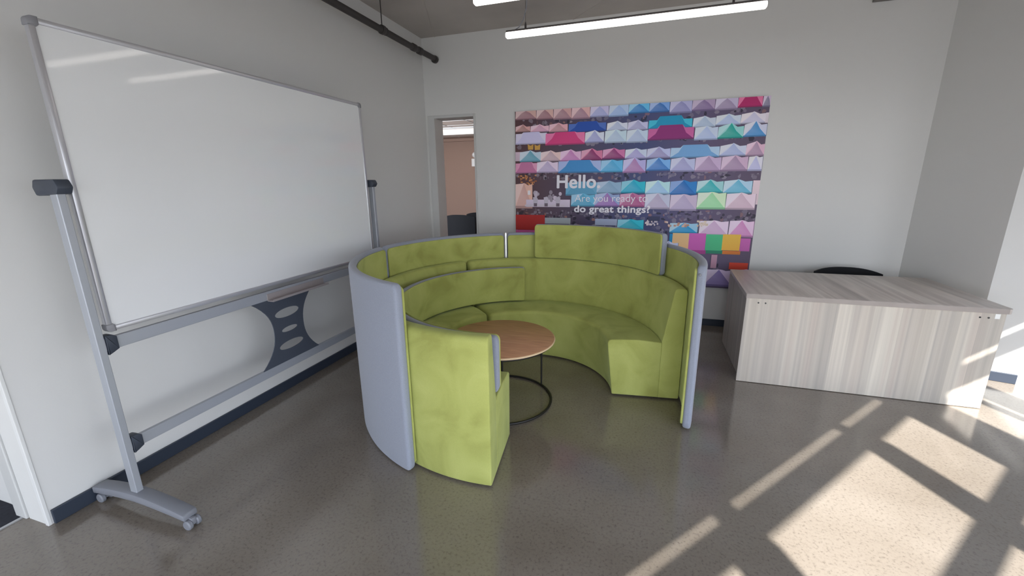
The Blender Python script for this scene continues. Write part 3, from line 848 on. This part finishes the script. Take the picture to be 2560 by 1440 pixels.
# each tent: left, right, roof shoulder, peak, hem in millimetres; front and side colour; 0 tent, 1 hip roof, 2 flat
TENTS = [
    (-1510, -1263, 2401, 2424, 2291, 150, 112, 120, 190, 155, 150, 0),
    (-1263, -1066, 2395, 2417, 2282, 150, 110, 118, 195, 160, 155, 0),
    (-1066, -862, 2391, 2413, 2272, 155, 118, 128, 190, 150, 150, 0),
    (-862, -657, 2390, 2412, 2265, 155, 120, 135, 200, 160, 160, 0),
    (-658, -458, 2394, 2416, 2276, 150, 155, 195, 180, 175, 205, 0),
    (-458, -252, 2393, 2414, 2270, 140, 165, 205, 160, 180, 215, 0),
    (-253, -42, 2396, 2417, 2291, 45, 120, 180, 90, 170, 215, 0),
    (-43, 158, 2399, 2419, 2288, 55, 105, 170, 110, 150, 205, 0),
    (158, 373, 2401, 2421, 2268, 130, 130, 175, 160, 160, 195, 0),
    (372, 586, 2397, 2417, 2281, 125, 105, 145, 160, 140, 170, 0),
    (586, 794, 2393, 2413, 2276, 145, 130, 160, 175, 165, 190, 0),
    (792, 1009, 2394, 2414, 2289, 160, 40, 95, 205, 110, 150, 1),
    (1008, 1087, 2389, 2409, 2283, 120, 115, 140, 185, 170, 190, 0),
    (-1511, -1332, 2216, 2241, 2160, 160, 118, 116, 195, 150, 150, 0),
    (-1332, -1113, 2214, 2233, 2151, 190, 145, 170, 215, 170, 185, 0),
    (-1113, -900, 2221, 2238, 2142, 175, 130, 138, 205, 155, 165, 0),
    (-894, -479, 2216, 2235, 2131, 32, 70, 150, 70, 100, 170, 1),
    (-473, -254, 2204, 2226, 2128, 160, 170, 195, 190, 195, 210, 0),
    (-254, -46, 2201, 2225, 2123, 150, 150, 185, 175, 175, 205, 0),
    (-42, 388, 2211, 2247, 2125, 25, 132, 170, 60, 170, 195, 1),
    (392, 608, 2210, 2230, 2120, 155, 172, 195, 180, 190, 205, 0),
    (606, 835, 2221, 2238, 2132, 160, 175, 205, 185, 195, 215, 0),
    (833, 1056, 2226, 2246, 2136, 180, 178, 200, 205, 198, 208, 0),
    (1050, 1083, 2229, 2229, 2135, 205, 195, 205, 205, 195, 205, 2),
    (-1512, -1137, 2138, 2152, 2022, 185, 180, 212, 195, 190, 215, 1),
    (-1156, -707, 2127, 2137, 2002, 190, 58, 115, 208, 110, 155, 1),
    (-707, -497, 2119, 2143, 2013, 148, 152, 192, 190, 195, 222, 0),
    (-492, -260, 2125, 2139, 2002, 160, 178, 200, 175, 195, 208, 0),
    (-260, -40, 2119, 2134, 1997, 158, 172, 200, 175, 190, 210, 0),
    (-41, 412, 2127, 2158, 2013, 125, 42, 105, 180, 90, 145, 1),
    (417, 638, 2119, 2132, 1997, 160, 175, 208, 178, 190, 215, 0),
    (637, 872, 2115, 2151, 2004, 28, 150, 140, 135, 190, 190, 0),
    (870, 1075, 2126, 2159, 2012, 70, 132, 185, 188, 190, 212, 0),
    (-1514, -1438, 1938, 1944, 1836, 190, 170, 185, 190, 170, 185, 2),
    (-1462, -1204, 1934, 1954, 1827, 95, 148, 168, 172, 190, 205, 0),
    (-1211, -973, 1926, 1946, 1827, 178, 152, 162, 208, 180, 180, 0),
    (-980, -743, 1927, 1950, 1823, 178, 118, 170, 205, 165, 195, 0),
    (-743, -507, 1929, 1954, 1827, 125, 40, 95, 190, 110, 145, 0),
    (-507, -267, 1931, 1950, 1836, 130, 48, 105, 185, 108, 155, 0),
    (-267, -39, 1925, 1939, 1831, 152, 148, 192, 180, 190, 220, 0),
    (-39, 198, 1925, 1947, 1831, 142, 138, 178, 170, 175, 210, 0),
    (197, 671, 1928, 1954, 1827, 105, 150, 195, 160, 185, 215, 1),
    (670, 915, 1931, 1957, 1833, 155, 165, 200, 185, 190, 215, 0),
    (910, 1086, 1939, 1970, 1827, 160, 132, 158, 200, 165, 185, 0),
    (-1515, -1248, 1810, 1822, 1699, 175, 108, 145, 200, 140, 170, 1),
    (-1255, -1002, 1816, 1832, 1701, 172, 158, 188, 202, 185, 205, 0),
    (-1002, -519, 1821, 1830, 1694, 58, 125, 180, 150, 165, 205, 1),
    (-522, -283, 1819, 1826, 1694, 70, 152, 195, 90, 165, 205, 0),
    (-283, -42, 1817, 1843, 1684, 158, 118, 165, 165, 160, 205, 0),
    (-37, 207, 1814, 1836, 1702, 60, 115, 180, 110, 160, 210, 0),
    (207, 449, 1816, 1835, 1687, 148, 148, 188, 170, 175, 205, 0),
    (449, 698, 1823, 1841, 1682, 158, 134, 168, 182, 160, 190, 0),
    (698, 944, 1822, 1838, 1683, 153, 128, 158, 188, 160, 185, 0),
    (944, 1074, 1819, 1827, 1682, 172, 172, 205, 200, 198, 222, 0),
    (-911, -551, 1585, 1596, 1442, 80, 140, 172, 95, 150, 180, 1),
    (-558, -288, 1587, 1602, 1463, 118, 150, 178, 130, 160, 185, 0),
    (-289, -33, 1590, 1611, 1468, 22, 150, 180, 40, 165, 185, 0),
    (-33, 220, 1585, 1601, 1454, 142, 178, 208, 165, 202, 222, 0),
    (220, 486, 1585, 1600, 1445, 15, 95, 165, 38, 115, 180, 0),
    (485, 741, 1584, 1603, 1467, 48, 160, 165, 142, 188, 192, 0),
    (741, 1009, 1584, 1602, 1459, 92, 163, 190, 160, 190, 210, 0),
    (1012, 1083, 1588, 1588, 1348, 208, 188, 196, 208, 188, 196, 2),
    (-846, -574, 1448, 1466, 1319, 75, 148, 180, 95, 165, 195, 0),
    (-577, -299, 1453, 1474, 1321, 140, 105, 165, 130, 148, 185, 0),
    (-299, -30, 1453, 1470, 1317, 155, 80, 125, 172, 105, 145, 0),
    (-29, 231, 1452, 1466, 1295, 165, 155, 180, 175, 178, 198, 0),
    (232, 501, 1446, 1454, 1280, 163, 150, 180, 180, 165, 188, 0),
    (501, 778, 1467, 1475, 1298, 142, 196, 150, 188, 222, 178, 0),
    (779, 1055, 1455, 1468, 1296, 188, 163, 178, 212, 190, 202, 0),
    (-1518, -1306, 1573, 1586, 1292, 188, 148, 140, 205, 165, 150, 0),
    (-1385, -857, 1394, 1394, 1309, 190, 178, 195, 190, 178, 195, 2),
    (-1518, -1154, 1215, 1217, 1035, 155, 36, 34, 155, 36, 34, 2),
    (-1519, -1153, 1032, 1032, 997, 180, 80, 135, 180, 80, 135, 2),
    (-1154, -847, 1184, 1184, 1115, 150, 156, 162, 150, 156, 162, 2),
    (-562, -316, 1179, 1179, 1107, 150, 160, 185, 150, 160, 185, 2),
    (-312, -25, 1174, 1181, 1064, 30, 160, 180, 50, 175, 195, 0),
    (247, 534, 1145, 1151, 1039, 25, 140, 190, 142, 185, 220, 0),
    (547, 831, 1173, 1181, 1020, 190, 160, 190, 215, 190, 210, 0),
    (836, 1071, 1177, 1188, 1010, 190, 128, 176, 215, 180, 205, 0),
    (255, 287, 1029, 1029, 925, 30, 130, 180, 30, 130, 180, 2),
    (287, 455, 1038, 1038, 842, 222, 178, 130, 222, 178, 130, 2),
    (455, 624, 1040, 1040, 853, 190, 92, 170, 190, 92, 170, 2),
    (625, 788, 1031, 1031, 859, 72, 175, 125, 72, 175, 125, 2),
    (788, 960, 1036, 1036, 865, 225, 170, 70, 225, 170, 70, 2),
    (961, 1055, 998, 998, 862, 180, 92, 160, 180, 92, 160, 2),
    (635, 799, 859, 859, 825, 40, 120, 95, 40, 120, 95, 2),
    (799, 972, 861, 861, 823, 190, 110, 50, 190, 110, 50, 2),
    (464, 635, 857, 857, 816, 150, 60, 125, 150, 60, 125, 2),
    (697, 755, 812, 812, 666, 170, 130, 150, 170, 130, 150, 2),
    (879, 1060, 736, 736, 661, 185, 62, 45, 185, 62, 45, 2),
    (645, 928, 649, 655, 468, 125, 110, 165, 190, 172, 200, 0),
    (932, 1171, 660, 669, 485, 170, 140, 175, 195, 165, 195, 0),
]
m = bpy.data.materials.new('printed_photo')
m.use_nodes = True
nt, b = nodes(m)
va = nt.nodes.new('ShaderNodeVertexColor'); va.layer_name = 'ink'
nt.links.new(va.outputs['Color'], b.inputs['Base Color'])
b.inputs['Roughness'].default_value = 0.45
b.inputs['Specular IOR Level'].default_value = 0.3
bm = bmesh.new()
ink = bm.loops.layers.float_color.new('ink')
GAIN = 1.55
depth = [4.9455]
def patch(pts, col, step=True):
    """one flat inked shape of the print, clipped to the board; col is linear rgb or one per corner."""
    poly = [(min(max(x, PXL), PXR), min(max(z, PZB), PZT)) for x, z in pts]
    ar = sum(poly[i - 1][0] * poly[i][1] - poly[i][0] * poly[i - 1][1] for i in range(len(poly)))
    if abs(ar) < 2e-5:
        return
    if step:
        depth[0] -= 0.000008
    f = bm.faces.new([bm.verts.new((x, depth[0], z)) for x, z in poly])
    for i, l in enumerate(f.loops):
        c = col[i] if isinstance(col[0], (tuple, list)) else col
        l[ink] = (min(1, c[0] * GAIN), min(1, c[1] * GAIN), min(1, c[2] * GAIN), 1)
def mixc(a, b, t):
    return tuple(a[i] * (1 - t) + b[i] * t for i in range(3))
rnd = random.Random(7)
# dark ground between the tent rows: warm on the left, blue in the middle, mauve on the right
GC = [(-1.52, (0.075, 0.034, 0.038)), (-0.75, (0.062, 0.048, 0.085)), (-0.1, (0.045, 0.058, 0.150)), (0.5, (0.095, 0.076, 0.145)), (1.08, (0.090, 0.066, 0.105))]
def ground(x):
    for (xa, ca), (xb, cb) in zip(GC, GC[1:]):
        if x <= xb:
            return mixc(ca, cb, (x - xa) / (xb - xa))
    return GC[-1][1]
for i in range(26):
    xa = PXL + (PXR - PXL) * i / 26; xb = PXL + (PXR - PXL) * (i + 1) / 26
    patch([(xa, PZB), (xb, PZB), (xb, PZT), (xa, PZT)], [ground(xa), ground(xb), ground(xb), ground(xa)], i == 0)
# stalls, goods and shoppers in the gaps
for za, zb, n in ((2.22, 2.30, 60), (1.99, 2.06, 90), (1.62, 1.72, 150), (1.17, 1.28, 190), (1.02, 1.12, 140), (0.56, 0.72, 60)):
    for i in range(n):
        x = rnd.uniform(PXL, PXR); z = rnd.uniform(za, zb); w = rnd.uniform(0.008, 0.032); h = rnd.uniform(0.008, 0.03)
        g = ground(x); k = rnd.random()
        c = mixc(g, (0.30, 0.27, 0.33), rnd.uniform(0.05, 0.5)) if k < 0.6 else mixc(g, (0.42, 0.20, 0.14), rnd.uniform(0.1, 0.5)) if k < 0.72 else mixc(g, (0.01, 0.01, 0.02), 0.7)
        j = [rnd.uniform(0.6, 1.2) for _ in range(6)]
        patch([(x + w * j[q] * math.cos(q * math.pi / 3), z + h * j[q] * math.sin(q * math.pi / 3)) for q in range(6)], c)
def stall(x0, x1, z0, z1, c):
    patch([(x0, z0), (x1, z0), (x1, z1), (x0, z1)], c)
# lamplit stall, cooks and counter at the left
for i in range(40):
    x = rnd.uniform(-1.5, -1.28); z = rnd.uniform(1.56, 1.67); w = rnd.uniform(0.008, 0.03)
    patch([(x, z), (x + w, z), (x + w, z + 0.014), (x, z + 0.014)], mixc((0.25, 0.08, 0.03), (0.50, 0.22, 0.09), rnd.random()))
for x, z in ((-1.33, 1.99), (-1.25, 1.985)):
    patch([(x - 0.03, z - 0.03), (x + 0.03, z - 0.03), (x + 0.035, z + 0.03), (x, z + 0.015), (x - 0.035, z + 0.03)], (0.45, 0.25, 0.06))
# lower tent rows, low on the board behind the sofa
PAL = [(176, 160, 188), (58, 125, 180), (190, 128, 176), (150, 156, 190), (30, 150, 175), (205, 165, 180), (125, 110, 165)]
for r, (zt, zb) in enumerate(((0.93, 0.81), (0.80, 0.68), (0.60, 0.48))):
    for i in range(9):
        x0 = -1516 + i * 208 + r * 6
        c = PAL[(i * 3 + r * 2) % 7]
        TENTS.append((x0, x0 + 205, int(zt * 1000), int(zt * 1000) + 18, int(zb * 1000)) + c + tuple(min(255, q + 28) for q in c) + (0,))
for row in TENTS:
    x0, x1, zt, zp, zb = [q / 1000 for q in row[:5]]
    f = tuple(lin(q) for q in row[5:8]); s = tuple(lin(q) for q in row[8:11])
    k = row[11]; w = x1 - x0; xm = (x0 + x1) / 2; h = zt - zb
    lite = mixc(s, (0.75, 0.72, 0.80), 0.25)
    dark = mixc(f, (0.02, 0.02, 0.05), 0.35)
    g = 0.004
    if k == 2:
        patch([(x0, zb), (x1, zb), (x1, zt), (x0, zt)], [mixc(f, (0, 0, 0), 0.12), mixc(f, (0, 0, 0), 0.12), f, f]); continue
    if k == 0:
        top = [(x1 - g, zt), (xm + w * 0.24, zt - h * 0.05), (xm + w * 0.09, zt + (zp - zt) * 0.55), (xm, zp), (xm - w * 0.09, zt + (zp - zt) * 0.55), (xm - w * 0.24, zt - h * 0.05), (x0 + g, zt)]
        patch([(x0, zb), (x1, zb)] + top, s)
        patch([(x0, zb + h * 0.1), (x0 + g, zt), (xm, zp - 0.004)], lite)
        patch([(x0 + g, zb + h * 0.06), (x1 - g, zb + h * 0.06), (xm + w * 0.2, zb + h * 0.62), (xm, zp - 0.003), (xm - w * 0.2, zb + h * 0.62)], [mixc(f, (1, 1, 1), 0.05), f, f, f, mixc(f, (1, 1, 1), 0.08)])
    else:
        ra, rb = xm - w * 0.24, xm + w * 0.24
        patch([(x0, zb), (x1, zb), (x1 - g, zt), (rb + w * 0.06, zt), (rb, zp), (ra, zp), (ra - w * 0.06, zt), (x0 + g, zt)], s)
        patch([(x0 + g, zb + h * 0.06), (x1 - g, zb + h * 0.06), (rb + w * 0.09, zb + h * 0.55), (rb, zp), (ra, zp), (ra - w * 0.09, zb + h * 0.55)], f)
    patch([(x0, zb - 0.002), (x1, zb - 0.002), (x1, zb + h * 0.10), (x0, zb + h * 0.10)], dark)
    patch([(x1 - g * 0.7, zb), (x1 + g * 0.3, zb), (x1 + g * 0.3, zt), (x1 - g * 0.7, zt)], mixc(f, (0.02, 0.02, 0.04), 0.6))
# cooks in white behind the counter
stall(-1.40, -0.92, 1.315, 1.335, (0.45, 0.40, 0.46))
for i in range(14):
    x = rnd.uniform(-1.30, -0.97); z = rnd.uniform(1.38, 1.49); r = rnd.uniform(0.012, 0.026)
    c = mixc((0.16, 0.13, 0.17), (0.48, 0.42, 0.50), rnd.random())
    patch([(x + r * math.cos(q * math.pi / 4), z + r * 1.2 * math.sin(q * math.pi / 4)) for q in range(8)], c)
for x in (-1.27, -1.14, -1.00):
    patch([(x - 0.022, 1.33), (x + 0.022, 1.33), (x + 0.03, 1.40), (x + 0.012, 1.43), (x - 0.03, 1.42)], (0.40, 0.36, 0.43))
    patch([(x - 0.02, 1.315), (x + 0.02, 1.315), (x + 0.02, 1.352), (x - 0.02, 1.352)], (0.12, 0.09, 0.12))
stall(-1.365, -1.33, 1.45, 1.50, (0.62, 0.58, 0.60))
# goods on the lower stalls
for x0, x1, z, c in ((0.17, 0.42, 1.12, (0.38, 0.20, 0.15)), (0.50, 0.62, 1.13, (0.50, 0.40, 0.33)), (-0.02, 0.13, 1.13, (0.36, 0.33, 0.42))):
    for i in range(16):
        x = rnd.uniform(x0, x1); w = rnd.uniform(0.01, 0.03); dz = rnd.uniform(0, 0.05)
        stall(x, x + w, z + dz - 0.02, z + dz, mixc(c, (0.7, 0.6, 0.55), rnd.random() * 0.6))
stall(0.02, 0.14, 1.165, 1.215, (0.035, 0.04, 0.09))
obj('print', bm, m, t)
front_y = depth[0] - 0.0004
M_INK = mat('white_lettering', rgb(244, 242, 252), 0.5)
def lettering(txt, x0, x1, z0, asc, bold=0.0, space=1.0, gap=0.017):
    """text fitted between x0 and x1 with its baseline at z0 and ascender height asc."""
    cu = bpy.data.curves.new('text', 'FONT')
    cu.body = txt; cu.size = 1.0; cu.offset = -0.004 if not bold else 0.0; cu.extrude = 0.004; cu.space_character = space
    bm = to_bm(cu)
    xs = [v.co.x for v in bm.verts]; ys = [v.co.y for v in bm.verts]
    sx = (x1 - x0) / (max(xs) - min(xs)); sz = asc / max(ys)
    mn = min(xs)
    for v in bm.verts:
        v.co = Vector((x0 + (v.co.x - mn) * sx, front_y - v.co.z * 0.05, z0 + v.co.y * sz))
    # bold strokes: the same glyphs laid over themselves a hair apart
    if bold:
        src = bmesh.new(); src.from_mesh(mesh_of(bm))
        for k in range(8):
            t2 = bmesh.new(); t2.from_mesh(mesh_of(src))
            merge(bm, t2, Matrix.Translation((bold * math.cos(k * math.pi / 4), 0.00002 * (k + 1), bold * 0.8 * math.sin(k * math.pi / 4))))
        src.free()
    # one mesh per word
    spans = sorted((min(v.co.x for v in f.verts), max(v.co.x for v in f.verts)) for f in bm.faces)
    words = [list(spans[0])]
    for a, b in spans[1:]:
        if a > words[-1][1] + gap:
            words.append([a, b])
        else:
            words[-1][1] = max(words[-1][1], b)
    full = mesh_of(bm)
    for a, b in words:
        wbm = bmesh.new(); wbm.from_mesh(full)
        bmesh.ops.delete(wbm, geom=[v for v in wbm.verts if not (a - 1e-4 <= v.co.x <= b + 1e-4)], context='VERTS')
        obj('lettering', wbm, M_INK, t)
    bm.free()

def mesh_of(bm):
    me = bpy.data.meshes.new('tmp')
    bm.to_mesh(me)
    return me
lettering('Hello.', -1.010, -0.525, 1.527, 0.139, 0.006, 1.04)
lettering('Are you ready to', -0.803, 0.0, 1.372, 0.078, 0.0, 1.0)
lettering('do great things?', -0.804, 0.028, 1.254, 0.074, 0.0038, 1.04)
